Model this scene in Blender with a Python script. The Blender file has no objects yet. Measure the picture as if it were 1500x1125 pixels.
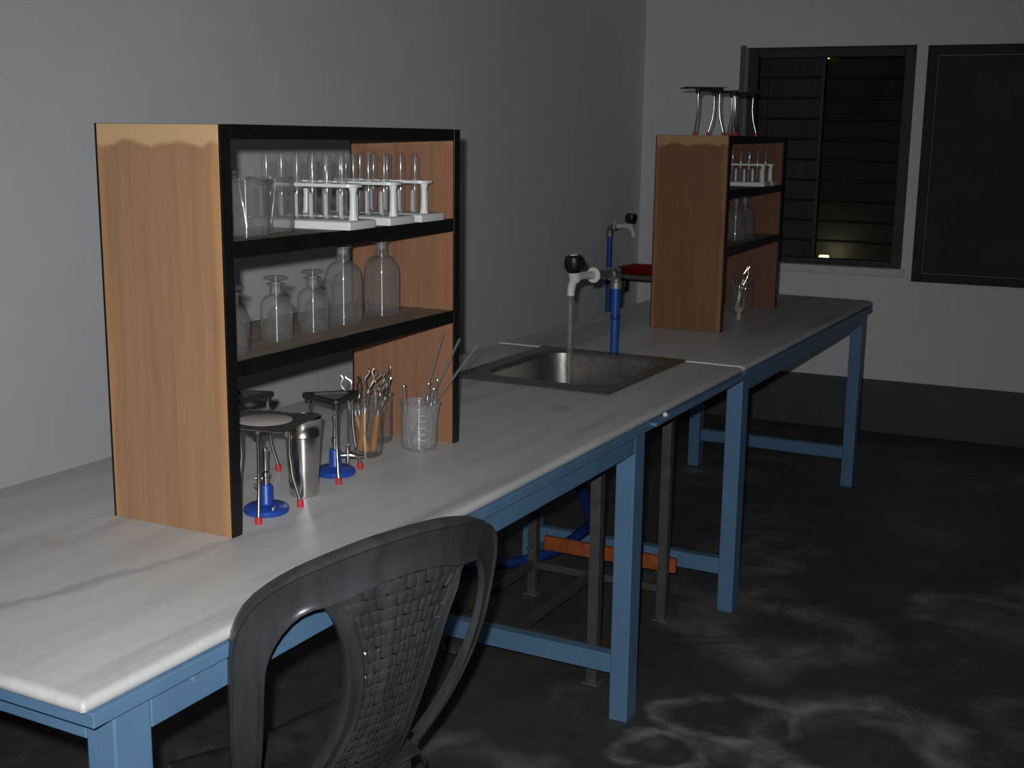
import bpy, bmesh, math, random
from math import sin, cos, pi, radians, tan, sqrt, atan2
from mathutils import Vector, Matrix
random.seed(7)
SC = bpy.context.scene
COL = SC.collection
V = Vector

# ------------------------------------------------------------ camera, world, light, exposure
CAM = V((1.9637, 0.0, 1.5)); YAW, PITCH, ROLL, FPX = -0.48627, 0.19789, 0.01263, 1800.8
fwd = V((sin(YAW)*cos(PITCH), cos(YAW)*cos(PITCH), -sin(PITCH)))
rt = V((cos(YAW), -sin(YAW), 0)); up = rt.cross(fwd)
rt2 = rt*cos(ROLL) + up*sin(ROLL); up2 = -rt*sin(ROLL) + up*cos(ROLL)
cd = bpy.data.cameras.new('camera'); cam = bpy.data.objects.new('camera', cd); COL.objects.link(cam)
cd.sensor_width = 36.0; cd.lens = FPX/1500*36; cd.clip_start = 0.05
cam.matrix_world = Matrix(((rt2.x, up2.x, -fwd.x, CAM.x), (rt2.y, up2.y, -fwd.y, CAM.y), (rt2.z, up2.z, -fwd.z, CAM.z), (0, 0, 0, 1)))
SC.camera = cam
w = bpy.data.worlds.new('night'); SC.world = w; w.use_nodes = True
w.node_tree.nodes['Background'].inputs[0].default_value = (0.10, 0.12, 0.17, 1)
w.node_tree.nodes['Background'].inputs[1].default_value = 0.02
ld = bpy.data.lights.new('camera_flash', 'SPOT'); ld.energy = 172; ld.spot_size = radians(90); ld.spot_blend = 1.0
ld.shadow_soft_size = 0.012; ld.color = (0.985, 0.992, 1.0)
lo = bpy.data.objects.new('camera_flash', ld); COL.objects.link(lo)
lo.location = CAM - rt2*0.03 + up2*0.045
lo.rotation_euler = (fwd - rt2*0.03 - up2*0.05).to_track_quat('-Z', 'Y').to_euler()
SC.view_settings.view_transform = 'Standard'; SC.view_settings.look = 'None'
SC.view_settings.gamma = 1.0; SC.view_settings.use_curve_mapping = False
SC.view_settings.exposure = 0.0

# ------------------------------------------------------------ materials
def mat(name, rgb, rough=0.6, metal=0.0, spec=0.5):
    m = bpy.data.materials.new(name); m.use_nodes = True
    b = m.node_tree.nodes['Principled BSDF']
    b.inputs['Base Color'].default_value = (*rgb, 1); b.inputs['Roughness'].default_value = rough
    b.inputs['Metallic'].default_value = metal; b.inputs['Specular IOR Level'].default_value = spec
    return m
class NT:
    def __init__(s, m): s.m = m; s.t = m.node_tree; s.b = s.t.nodes['Principled BSDF']; s.tc = s.n('ShaderNodeTexCoord')
    def n(s, k, **a):
        x = s.t.nodes.new(k)
        for q, v in a.items(): setattr(x, q, v)
        return x
    def l(s, a, b): s.t.links.new(a, b)
    def mapping(s, scale=(1, 1, 1), rot=(0, 0, 0), coord='Object'):
        mp = s.n('ShaderNodeMapping'); mp.inputs['Scale'].default_value = scale; mp.inputs['Rotation'].default_value = rot
        s.l(s.tc.outputs[coord], mp.inputs['Vector']); return mp.outputs[0]
    def noise(s, vec, scale, detail=4, rough=0.5, dist=0.0):
        x = s.n('ShaderNodeTexNoise'); x.inputs['Scale'].default_value = scale; x.inputs['Detail'].default_value = detail
        x.inputs['Roughness'].default_value = rough; x.inputs['Distortion'].default_value = dist
        s.l(vec, x.inputs['Vector']); return x.outputs['Fac']
    def ramp(s, fac, stops):
        x = s.n('ShaderNodeValToRGB'); e = x.color_ramp.elements
        while len(e) < len(stops): e.new(0.5)
        for q, (p, c) in zip(e, stops):
            q.position = p; q.color = (*c, 1) if not isinstance(c, (int, float)) else (c, c, c, 1)
        s.l(fac, x.inputs[0]); return x.outputs[0]
    def mix(s, fac, a, b, mode='MIX'):
        x = s.n('ShaderNodeMix', data_type='RGBA', blend_type=mode)
        for i, v in ((0, fac), (6, a), (7, b)):
            if isinstance(v, (int, float)): x.inputs[i].default_value = v
            elif isinstance(v, tuple): x.inputs[i].default_value = (*v, 1)
            else: s.l(v, x.inputs[i])
        return x.outputs[2]
    def math(s, op, a, b=0.0):
        x = s.n('ShaderNodeMath', operation=op)
        for i, v in ((0, a), (1, b)):
            if isinstance(v, (int, float)): x.inputs[i].default_value = v
            else: s.l(v, x.inputs[i])
        return x.outputs[0]
    def xyz(s, vec):
        x = s.n('ShaderNodeSeparateXYZ'); s.l(vec, x.inputs[0]); return x.outputs
    def bump(s, h, strength=0.2, dist=0.01):
        x = s.n('ShaderNodeBump'); x.inputs['Strength'].default_value = strength; x.inputs['Distance'].default_value = dist
        s.l(h, x.inputs['Height']); s.l(x.outputs[0], s.b.inputs['Normal'])
    def col(s, c): s.l(c, s.b.inputs['Base Color'])

def noisy(name, rgb, var=0.12, scale=6, rough=0.6, metal=0.0, spec=0.5, bump=0.0, stretch=(1, 1, 1)):
    m = mat(name, rgb, rough, metal, spec); t = NT(m)
    f = t.noise(t.mapping(stretch), scale, 5, 0.6)
    a = tuple(c*(1-var) for c in rgb); b = tuple(min(1, c*(1+var)) for c in rgb)
    t.col(t.ramp(f, [(0.3, a), (0.7, b)]))
    if bump: t.bump(f, bump, 0.004)
    return m

def wall_mat():
    m = mat('distempered_wall', (.5, .5, .52), 0.85, 0, 0.25); t = NT(m)
    g = t.mapping()
    f = t.noise(g, 1.3, 6, 0.6); f2 = t.noise(g, 9, 5, 0.65)
    c = t.ramp(f, [(0.3, (.73, .74, .755)), (0.7, (.80, .81, .82))])
    t.col(t.mix(0.35, c, t.ramp(f2, [(0.35, (.73, .74, .75)), (0.65, (.81, .815, .82))])))
    t.bump(f2, 0.08, 0.004); return m
def floor_mat():
    m = mat('dark_cement_floor', (.02, .02, .02), 0.55, 0, 0.35); t = NT(m)
    g = t.mapping()
    wn = t.n('ShaderNodeTexNoise'); wn.inputs['Scale'].default_value = 3.2; wn.inputs['Detail'].default_value = 5; t.l(g, wn.inputs['Vector'])
    wv = t.n('ShaderNodeVectorMath', operation='MULTIPLY_ADD'); wv.inputs[1].default_value = (.36, .36, 0); wv.inputs[2].default_value = (-.18, -.18, 0)
    t.l(wn.outputs['Color'], wv.inputs[0])
    gw = t.n('ShaderNodeVectorMath', operation='ADD'); t.l(g, gw.inputs[0]); t.l(wv.outputs[0], gw.inputs[1])
    st = None
    # pale dried-water rings and puddle marks: centre, radius, width, strength
    for x, y, r, wd, am in ((.95, 2.68, .10, .035, .9), (1.08, 2.94, .16, .050, .8), (1.40, 2.95, .22, .085, .8), (1.04, 3.36, .0, .17, .55), (1.24, 3.10, .0, .15, .45),
                            (.90, 3.86, .0, .22, .35), (1.50, 4.05, .14, .075, .55), (1.66, 4.35, .0, .14, .45), (.60, 4.72, .0, .25, .3), (1.9, 3.3, .2, .08, .4), (.55, 2.25, .25, .09, .35), (1.25, 4.9, .0, .3, .25), (1.0, 3.58, .22, .13, .5), (1.62, 4.0, .0, .28, .45), (.75, 4.25, .12, .16, .45), (1.02, 2.35, .05, .2, .3)):
        d = t.n('ShaderNodeVectorMath', operation='DISTANCE'); d.inputs[1].default_value = (x, y, 0); t.l(gw.outputs[0], d.inputs[0])
        q = t.math('MULTIPLY', t.math('SUBTRACT', 1.0, t.math('MINIMUM', t.math('DIVIDE', t.math('ABSOLUTE', t.math('SUBTRACT', d.outputs['Value'], r)), wd), 1.0)), am)
        st = q if st is None else t.math('MAXIMUM', st, q)
    fine = t.noise(g, 14, 6, 0.7); mid = t.noise(g, 4.5, 7, 0.7, 0.5)
    blot = t.ramp(t.noise(g, 1.5, 8, 0.68, 0.3), [(0.55, 0.0), (0.72, 0.55)])
    st = t.math('MAXIMUM', st, blot)
    st = t.math('MULTIPLY', st, t.ramp(mid, [(0.38, 0.12), (0.60, 1.0)]))
    base = t.ramp(mid, [(0.3, (.046, .045, .043)), (0.7, (.105, .101, .096))])
    base = t.mix(0.3, base, t.ramp(fine, [(0.3, (.03, .03, .029)), (0.7, (.095, .092, .088))]))
    t.col(t.mix(st, base, (.42, .41, .39)))
    t.l(t.ramp(fine, [(0.2, 0.42), (0.8, 0.7)]), t.b.inputs['Roughness'])
    t.bump(fine, 0.15, 0.004); return m
def marble_mat():
    m = mat('white_marble', (.55, .54, .52), 0.38, 0, 0.4); t = NT(m)
    g = t.mapping((9, 1.1, 4), (0, 0, radians(-14)))
    f = t.noise(g, 1.2, 7, 0.6, 0.5)
    c = t.ramp(f, [(0.28, (.49, .495, .50)), (0.5, (.605, .605, .60)), (0.75, (.67, .668, .655))])
    g2 = t.mapping((6.5, 0.55, 2), (0, 0, radians(-20)))
    v = t.noise(g2, 1.0, 5, 0.55, 0.3)
    vein = t.ramp(v, [(0.31, 1.0), (0.42, 0.0)])
    c = t.mix(t.math('MULTIPLY', vein, 0.75), c, (.31, .32, .345))
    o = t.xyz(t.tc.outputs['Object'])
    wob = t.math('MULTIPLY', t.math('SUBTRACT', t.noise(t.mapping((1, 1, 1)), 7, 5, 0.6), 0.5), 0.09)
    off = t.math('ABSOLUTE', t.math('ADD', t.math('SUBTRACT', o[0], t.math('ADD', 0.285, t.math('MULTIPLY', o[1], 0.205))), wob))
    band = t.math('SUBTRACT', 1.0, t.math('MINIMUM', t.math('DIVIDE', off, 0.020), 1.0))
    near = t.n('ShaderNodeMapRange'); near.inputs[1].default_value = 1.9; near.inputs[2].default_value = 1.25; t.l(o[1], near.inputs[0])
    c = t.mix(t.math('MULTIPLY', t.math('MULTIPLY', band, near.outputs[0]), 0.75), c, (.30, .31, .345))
    sp = t.noise(t.mapping((1, .7, 1)), 5.5, 2, 0.4)
    spot = t.ramp(sp, [(0.74, 0.0), (0.80, 1.0)])
    c = t.mix(t.math('MULTIPLY', spot, 0.5), c, (.36, .26, .15))
    gr = t.noise(t.mapping(), 60, 3, 0.6)
    t.col(t.mix(0.12, c, t.ramp(gr, [(0.3, (.35, .35, .35)), (0.7, (.75, .74, .72))])))
    t.bump(gr, 0.05, 0.001); return m
def plywood_mat(name, base, light, dark):
    # local z up, local x depth (0..0.27): pale unvarnished band at the top and along the front and back edges
    m = mat(name, base, 0.55, 0, 0.35); t = NT(m)
    g = t.mapping((34, 34, 1.6))
    f = t.noise(g, 1.0, 6, 0.6, 0.3)
    c = t.ramp(f, [(0.25, dark), (0.5, base), (0.78, tuple(min(1, q*1.16) for q in base))])
    fine = t.noise(t.mapping((160, 160, 5)), 1, 3, 0.5)
    c = t.mix(0.25, c, t.ramp(fine, [(0.3, dark), (0.7, base)]))
    bl = t.noise(t.mapping((1, 1, 1)), 6, 4, 0.6)
    c = t.mix(t.math('MULTIPLY', t.ramp(bl, [(0.6, 0.0), (0.75, 1.0)]), 0.35), c, dark)
    o = t.xyz(t.tc.outputs['Object']); wob = t.math('MULTIPLY', t.noise(t.mapping((1, 1, .4)), 14, 3, 0.5), 0.05)
    top = t.ramp(t.math('ADD', o[2], wob), [(0.0, 0.0), (1.0, 1.0)])
    tz = t.n('ShaderNodeMapRange'); tz.inputs[1].default_value = 0.688; tz.inputs[2].default_value = 0.696
    t.l(t.math('ADD', o[2], wob), tz.inputs[0])
    tx = t.n('ShaderNodeMapRange'); tx.inputs[1].default_value = 0.128; tx.inputs[2].default_value = 0.140
    t.l(t.math('ADD', t.math('ABSOLUTE', o[0]), t.math('MULTIPLY', t.noise(t.mapping((1, 1, .5)), 9, 3, 0.5), 0.03)), tx.inputs[0])
    edge = t.math('MULTIPLY', tx.outputs[0], 0.38)
    c = t.mix(edge, c, (light[0]*1.05, light[1]*0.78, light[2]*0.55))
    c = t.mix(t.math('MULTIPLY', tz.outputs[0], 0.85), c, light)
    t.col(c); t.bump(fine, 0.05, 0.002); return m
def blue_mat():
    m = mat('blue_enamel_paint', (.13, .29, .47), 0.42, 0, 0.4); t = NT(m)
    f = t.noise(t.mapping((1, 1, 1)), 9, 5, 0.6)
    c = t.ramp(f, [(0.3, (.100, .200, .335)), (0.7, (.118, .235, .385))])
    ch = t.ramp(t.noise(t.mapping(), 42, 2, 0.5), [(0.76, 0.0), (0.80, 1.0)])
    t.col(t.mix(t.math('MULTIPLY', ch, 0.4), c, (.5, .55, .6)))
    t.bump(f, 0.05, 0.003); return m
def glass_mat(name, tint=(.90, .92, .92), facing=0.10, haze=0.06):
    m = bpy.data.materials.new(name); m.use_nodes = True; t = m.node_tree
    t.nodes.clear(); N = t.nodes.new; L = t.links.new
    out = N('ShaderNodeOutputMaterial'); tr = N('ShaderNodeBsdfTransparent'); tr.inputs[0].default_value = (*tint, 1)
    g1 = N('ShaderNodeBsdfAnisotropic'); g1.inputs['Roughness'].default_value = 0.08
    g2 = N('ShaderNodeBsdfAnisotropic'); g2.inputs['Roughness'].default_value = 0.22; g2.inputs['Anisotropy'].default_value = 0.9
    tg = N('ShaderNodeTangent'); tg.direction_type = 'RADIAL'; tg.axis = 'Z'; L(tg.outputs[0], g2.inputs['Tangent']); g2.inputs['Rotation'].default_value = 0.0
    gl = N('ShaderNodeMixShader'); gl.inputs[0].default_value = 0.6; L(g1.outputs[0], gl.inputs[1]); L(g2.outputs[0], gl.inputs[2])
    df = N('ShaderNodeBsdfDiffuse'); df.inputs[0].default_value = (.62, .63, .64, 1)
    lw = N('ShaderNodeLayerWeight'); lw.inputs['Blend'].default_value = facing
    ra = N('ShaderNodeMath'); ra.operation = 'MULTIPLY_ADD'; ra.inputs[1].default_value = .8; ra.inputs[2].default_value = .05; L(lw.outputs['Fresnel'], ra.inputs[0])
    rp = N('ShaderNodeMath'); rp.operation = 'MINIMUM'; rp.inputs[1].default_value = 0.55; L(ra.outputs[0], rp.inputs[0])
    fc = N('ShaderNodeMath'); fc.operation = 'POWER'; fc.inputs[1].default_value = 4.0; L(lw.outputs['Facing'], fc.inputs[0])
    no = N('ShaderNodeTexNoise'); no.inputs['Scale'].default_value = 14; no.inputs['Detail'].default_value = 4
    mp = N('ShaderNodeMapRange'); mp.inputs[1].default_value = .3; mp.inputs[2].default_value = .75
    mp.inputs[3].default_value = haze*0.7; mp.inputs[4].default_value = haze*1.3; L(no.outputs['Fac'], mp.inputs[0])
    ad = N('ShaderNodeMath'); ad.operation = 'MULTIPLY_ADD'; ad.inputs[1].default_value = 0.10; L(fc.outputs[0], ad.inputs[0]); L(mp.outputs[0], ad.inputs[2])
    m1 = N('ShaderNodeMixShader'); L(ad.outputs[0], m1.inputs[0]); L(tr.outputs[0], m1.inputs[1]); L(df.outputs[0], m1.inputs[2])
    m2 = N('ShaderNodeMixShader'); L(rp.outputs[0], m2.inputs[0]); L(m1.outputs[0], m2.inputs[1]); L(gl.outputs[0], m2.inputs[2])
    L(m2.outputs[0], out.inputs[0]); return m
def emit(name, rgb, s):
    m = bpy.data.materials.new(name); m.use_nodes = True
    b = m.node_tree.nodes['Principled BSDF']; b.inputs['Base Color'].default_value = (0, 0, 0, 1)
    b.inputs['Emission Color'].default_value = (*rgb, 1); b.inputs['Emission Strength'].default_value = s
    return m

M = dict(
    wall=wall_mat(), floor=floor_mat(), marble=marble_mat(), blue=blue_mat(),
    dado=noisy('dark_skirting_paint', (.062, .066, .074), .15, 5, .6),
    ceiling=noisy('ceiling_limewash', (.75, .75, .74), .05, 3, .9),
    ply=plywood_mat('varnished_plywood', (.36, .205, .110), (.60, .40, .21), (.27, .145, .075)),
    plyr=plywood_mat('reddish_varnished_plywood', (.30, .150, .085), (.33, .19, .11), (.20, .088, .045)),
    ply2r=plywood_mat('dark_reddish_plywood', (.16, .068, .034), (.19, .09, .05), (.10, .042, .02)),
    ply2=plywood_mat('browner_varnished_plywood', (.20, .095, .042), (.42, .26, .12), (.14, .062, .024)),
    plyin=noisy('shelf_board_wood', (.26, .20, .15), .3, 3, .7, stretch=(20, 2, 20)),
    black=noisy('black_lacquer_edge', (.006, .006, .007), .4, 20, .38),
    glass=glass_mat('clear_glass', (.94, .95, .95), .14, .05), glass_b=glass_mat('thick_bottle_glass', (.86, .86, .86), .16, .09),
    frost=glass_mat('translucent_polypropylene', (.88, .90, .91), .06, .30),
    ground=glass_mat('ground_glass_joint', (.7, .7, .7), .1, .6),
    white=noisy('white_plastic', (.72, .73, .73), .04, 8, .4),
    chrome=noisy('bright_steel', (.62, .60, .57), .12, 40, .22, 1.0),
    steel=noisy('brushed_sink_steel', (.25, .237, .222), .25, 30, .40, .85, stretch=(1, 6, 1)),
    gi=noisy('galvanised_iron', (.30, .30, .29), .4, 60, .5, .8),
    bmetal=noisy('dark_cast_iron', (.035, .035, .038), .3, 50, .5, .4),
    gauze=noisy('wire_gauze', (.13, .12, .115), .35, 300, .55, .5),
    ceramic=noisy('ceramic_disc', (.55, .51, .48), .08, 60, .9),
    red=mat('red_rubber', (.52, .035, .035), .5), bplastic=noisy('blue_plastic', (.012, .06, .36), .1, 20, .4),
    pipe=noisy('blue_pvc_pipe', (.012, .085, .36), .15, 25, .38), bhose=noisy('blue_hose', (.006, .03, .17), .2, 25, .45),
    knob=noisy('black_knob', (.008, .008, .008), .2, 40, .4), wood=noisy('amber_wood_handle', (.38, .17, .04), .35, 25, .4, stretch=(1, 1, .2)),
    chair=noisy('black_grey_plastic', (.060, .062, .067), .35, 4, .22, .30, .6, stretch=(5, 5, .6)),
    stand=noisy('dark_grey_angle_iron', (.085, .083, .08), .25, 25, .6, .2),
    plank=noisy('orange_marbled_plank', (.36, .085, .022), .55, 22, .5, stretch=(1, 1, .5)),
    slate=noisy('grey_stone_shelf', (.12, .12, .11), .25, 12, .6),
    redp=noisy('red_glossy_plastic', (.23, .006, .009), .1, 10, .2),
    frame=noisy('dark_window_timber', (.030, .031, .031), .3, 14, .6, stretch=(6, 6, 1)),
    shutter=noisy('weathered_shutter_board', (.036, .037, .036), .3, 7, .75, stretch=(8, 1, 1)),
    bar=noisy('rusty_window_bar', (.030, .029, .028), .3, 40, .5, .5),
    board=None, cream=noisy('cream_plastic', (.45, .38, .27), .1, 20, .6),
    cement=noisy('white_cement', (.72, .71, .67), .1, 40, .8), outer=noisy('outside_render', (.034, .033, .028), .25, 4, .9),
    drop=glass_mat('water', (.93, .95, .96), .12, .10),
    lamp=emit('lamp_tube', (.95, 1.0, .42), 2.2), lamp2=emit('green_lamp', (.72, .95, .02), 1.3),
)
def board_mat():
    m = mat('chalky_blackboard', (.012, .013, .014), 0.7); t = NT(m)
    f = t.noise(t.mapping((1, 1, 1.3)), 2.2, 8, 0.72, 0.7)
    f2 = t.noise(t.mapping(), 9, 6, 0.7)
    c = t.ramp(f, [(0.45, (.013, .014, .0145)), (0.75, (.048, .049, .050))])
    t.col(t.mix(t.ramp(f2, [(0.6, 0.0), (0.85, 0.35)]), c, (.08, .08, .08))); return m
M['board'] = board_mat()

# ------------------------------------------------------------ mesh helpers
class MB:
    def __init__(s): s.v = []; s.f = []; s.sm = []
    def add(s, vs, fs, smooth=False):
        o = len(s.v); s.v += [tuple(q) for q in vs]
        for f in fs: s.f.append(tuple(i+o for i in f)); s.sm.append(smooth)
        return s
    def box(s, c, d, rz=0.0, bev=0.0):
        bm = bmesh.new(); bmesh.ops.create_cube(bm, size=1)
        for v in bm.verts: v.co = V((v.co.x*d[0], v.co.y*d[1], v.co.z*d[2]))
        if bev: bmesh.ops.bevel(bm, geom=list(bm.edges), offset=bev, segments=2, profile=.5, affect='EDGES')
        R = Matrix.Rotation(rz, 4, 'Z')
        bm.verts.index_update()
        s.add([(R @ v.co) + V(c) for v in bm.verts], [[v.index for v in f.verts] for f in bm.faces]); bm.free(); return s
    def bb(s, a, b, bev=0.0):
        return s.box([(p+q)/2 for p, q in zip(a, b)], [abs(q-p) for p, q in zip(a, b)], 0, bev)
    def loft(s, loops, smooth=True, cap0=False, cap1=False, closed=True):
        n = len(loops[0]); vs = [p for l in loops for p in l]; fs = []
        for i in range(len(loops)-1):
            for j in range(n if closed else n-1):
                k = (j+1) % n
                fs.append((i*n+j, i*n+k, (i+1)*n+k, (i+1)*n+j))
        if cap0: fs.append(tuple(range(n))[::-1])
        if cap1: fs.append(tuple((len(loops)-1)*n+j for j in range(n)))
        return s.add(vs, fs, smooth)
    def lathe(s, prof, n=28, c=(0, 0, 0), cap0=False, cap1=False, axis=None):
        R = Matrix.Identity(3)
        if axis is not None: R = V((0, 0, 1)).rotation_difference(V(axis).normalized()).to_matrix()
        C = V(c)
        loops = [[R @ V((r*cos(2*pi*j/n), r*sin(2*pi*j/n), z)) + C for j in range(n)] for r, z in prof]
        return s.loft(loops, True, cap0, cap1)
    def tube(s, pts, r, n=10, cap=True):
        P = [V(p) for p in pts]; rs = r if isinstance(r, (list, tuple)) else [r]*len(P)
        loops = []; ref = None
        for i, p in enumerate(P):
            d = (P[min(i+1, len(P)-1)] - P[max(i-1, 0)]).normalized()
            if ref is None: ref = d.orthogonal().normalized()
            ref = (ref - d*ref.dot(d)).normalized(); b = d.cross(ref)
            loops.append([p + (ref*cos(2*pi*j/n) + b*sin(2*pi*j/n))*rs[i] for j in range(n)])
        return s.loft(loops, True, cap, cap)
    def mesh(s, name):
        me = bpy.data.meshes.new(name); me.from_pydata(s.v, [], s.f)
        bm = bmesh.new(); bm.from_mesh(me); bmesh.ops.recalc_face_normals(bm, faces=bm.faces); bm.to_mesh(me); bm.free()
        me.polygons.foreach_set('use_smooth', s.sm if len(s.sm) == len(me.polygons) else [True]*len(me.polygons))
        if any(s.sm): me.set_sharp_from_angle(angle=radians(42))
        me.update(); return me
CACHE = {}
def part(name, mb, m, parent=None, key=None, loc=None, rot=None):
    if key is not None and key in CACHE: me = CACHE[key]
    else:
        mb = mb() if callable(mb) else mb
        me = mb.mesh(name); me.materials.append(m)
        if key is not None: CACHE[key] = me
    o = bpy.data.objects.new(name, me); COL.objects.link(o)
    if parent is not None: o.parent = parent
    if loc is not None: o.location = loc
    if rot is not None: o.rotation_euler = rot
    return o
def tag(o, label, cat, group=None):
    o['label'] = label; o['category'] = cat
    if group: o['group'] = group
    return o
def thing(name, label, cat, loc=(0, 0, 0), rz=0.0, group=None, rot=None):
    o = bpy.data.objects.new(name, None); COL.objects.link(o); o.empty_display_size = .05
    o.location = loc; o.rotation_euler = rot if rot else (0, 0, rz)
    return tag(o, label, cat, group)
def struct(name, mb, m, parent=None, loc=None, rot=None):
    o = part(name, mb, m, parent, None, loc, rot)
    if parent is None: o['kind'] = 'structure'
    return o
def rrect(cx, cy, hx, hy, r, z, k=6):
    P = []
    for sx, sy, a0 in ((1, 1, 0), (-1, 1, pi/2), (-1, -1, pi), (1, -1, 1.5*pi)):
        for i in range(k+1):
            a = a0 + pi/2*i/k
            P.append(V((cx + sx*(hx-r) + r*cos(a), cy + sy*(hy-r) + r*sin(a), z)))
    return P
def interp(pts, n):
    P = [V((p[0], p[1], 0)) for p in pts]; L = [0]
    for a, b in zip(P, P[1:]): L.append(L[-1] + (b-a).length)
    out = []
    for i in range(n):
        t = L[-1]*i/(n-1); k = 0
        while k < len(P)-2 and L[k+1] < t: k += 1
        u = (t-L[k])/max(1e-9, L[k+1]-L[k])
        p0, p1, p2, p3 = P[max(k-1, 0)], P[k], P[k+1], P[min(k+2, len(P)-1)]
        q = 0.5*((2*p1) + (p2-p0)*u + (2*p0-5*p1+4*p2-p3)*u*u + (3*p1-p0-3*p2+p3)*u**3)
        out.append((q.x, q.y))
    return out

T = 0.8170            # worktop height
S1, S2, S3 = 1.1217, 1.3242, 1.5155   # upper faces of the shelf boards
W = 0.8524; Y0, YS, YE = 0.990, 3.620, 5.497
XL = -0.642; YB = 6.4266; ANG = 0.0444

# ------------------------------------------------------------ room
struct('floor', MB().bb((XL-.3, -2.3, -.12), (4.5, 9.5, 0)), M['floor'])
struct('ceiling', MB().bb((XL-.3, -2.3, 3.0), (4.5, 6.9, 3.15)), M['ceiling'])
struct('wall_left', MB().bb((XL-.2, -2.2, 0), (XL, 6.45, 3.0)), M['wall'])
struct('wall_right', MB().bb((4.2, -2.2, 0), (4.4, 6.85, 3.0)), M['wall'])
struct('wall_front', MB().bb((XL-.2, -2.3, 0), (4.4, -2.1, 3.0)), M['wall'])
BW = dict(loc=(XL, YB, 0), rot=(0, 0, ANG))
ws0, ws1, wz0, wz1 = 0.560, 1.420, 0.845, 1.975
wb = MB()
wb.bb((-.25, 0, 0), (ws0, .26, 3.0)); wb.bb((ws1, 0, 0), (5.0, .26, 3.0))
wb.bb((ws0, 0, 0), (ws1, .26, wz0)); wb.bb((ws0, 0, wz1), (ws1, .26, 3.0))
struct('wall_back', wb, M['wall'], **BW)
struct('baseboard_back', MB().bb((.01, -.008, 0), (4.83, .02, .280), .002), M['dado'], **BW)
struct('baseboard_left', MB().bb((XL-.02, -2.08, 0), (XL+.008, 6.41, .280), .002), M['dado'])
# window: deep reveal, timber frame, horizontal bars, one shutter leaf closed outside the bars
win = bpy.data.objects.new('window_1', None); COL.objects.link(win); win.location = (XL, YB, 0); win.rotation_euler = (0, 0, ANG)
win['kind'] = 'structure'
fy0, fy1 = .055, .115
for a, b in (((ws0+.001, fy0, wz0+.02), (ws0+.052, fy1, wz1-.001)), ((ws1-.062, fy0, wz0+.02), (ws1-.001, fy1, wz1-.001)),
             ((ws0+.053, fy0, wz1-.05), (ws1-.063, fy1, wz1-.002)), ((ws0+.053, fy0, wz0+.021), (ws1-.063, fy1, wz0+.048))):
    part('frame', MB().bb(a, b, .003), M['frame'], win)
part('mullion', MB().bb((.944, fy0+.012, wz0+.0485), (.962, fy1-.005, wz1-.05), .002), M['frame'], win)
for i in range(9):
    z = 1.826 - .1050*i
    part('bar', lambda: MB().tube([(ws0+.03, 0, 0), (ws1-.04, 0, 0)], .0062, 8), M['bar'], win, 'winbar', (0, fy0+.024, z))
sh = part('shutter', MB().bb((ws0+.03, .165, wz0+.03), (.940, .180, wz1-.02), .002), M['shutter'], win)
for a, b in (((ws0+.03, .150, wz0+.03), (ws0+.09, .164, wz1-.02)), ((.885, .150, wz0+.03), (.940, .164, wz1-.02)),
             ((ws0+.091, .150, wz1-.09), (.884, .164, wz1-.02)), ((ws0+.091, .150, wz0+.03), (.884, .164, wz0+.09))):
    part('stile', MB().bb(a, b, .002), M['shutter'], sh)
struct('trim_1', MB().bb((ws0-.03, -.020, wz0-.022), (ws1+.018, .27, wz0+.018), .005), M['cement'], **BW)
struct('trim_2', MB().bb((ws0-.030, -.004, wz0+.018), (ws0-.001, .012, wz1+.012), .002), M['slate'], **BW)
# outside: ground ledge, far wall of the yard, its lamps
struct('wall_outside', MB().bb((-1.0, .85, 0), (4.0, 1.05, 3.2)), M['outer'], **BW)
tagl = thing('outdoor_lamp', 'small warm lamp glowing outside at the bottom of the barred window', 'lamp', (XL+.888*cos(ANG)-.70*sin(ANG), YB+.888*sin(ANG)+.70*cos(ANG), -.045), ANG)
part('post', MB().tube([(0, 0, .045), (0, 0, .862)], .02, 12), M['bar'], tagl)
part('base_plate', MB().bb((-.07, -.07, .045), (.07, .07, .057), .002), M['bar'], tagl)
part('housing', MB().bb((-.035, -.03, .862), (.035, .03, .880), .003), M['bar'], tagl)
part('tube', MB().bb((-.026, -.02, .8805), (.026, .02, .897), .004), M['lamp'], tagl)
pl = bpy.data.lights.new('outdoor_lamp_light', 'POINT'); pl.energy = .30; pl.color = (1, .9, .55); pl.shadow_soft_size = .03
po = bpy.data.objects.new('outdoor_lamp_light', pl); COL.objects.link(po); po.parent = tagl; po.location = (.045, .075, .905)
t2 = thing('yard_lamp', 'tiny yellow green lamp outside near the top of the barred window', 'lamp', (XL+.802*cos(ANG)-.849*sin(ANG), YB+.802*sin(ANG)+.849*cos(ANG), 1.963), ANG)
part('bracket', MB().bb((-.03, -.06, -.012), (.03, -.001, .0), .003), M['bar'], t2)
part('bulb', MB().bb((-.022, -.055, .0005), (.022, -.005, .022), .006), M['lamp2'], t2)
# blackboard on the back wall
bb = thing('blackboard', 'large chalky blackboard on back wall to the right of the window', 'blackboard', (XL+1.475*cos(ANG), YB+1.475*sin(ANG), .805), ANG)
BWd, BH = 1.60, 1.165
part('board', MB().bb((.05, -.012, .045), (BWd-.05, -.001, BH-.05)), M['board'], bb)
for a, b in (((0, -.019, 0), (.048, -.0005, BH)), ((BWd-.048, -.019, 0), (BWd, -.0005, BH)), ((.0485, -.019, BH-.048), (BWd-.0485, -.0005, BH)), ((.0485, -.019, 0), (BWd-.0485, -.0005, .043))):
    part('frame_strip', MB().bb(a, b, .004), M['board'], bb)

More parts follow.
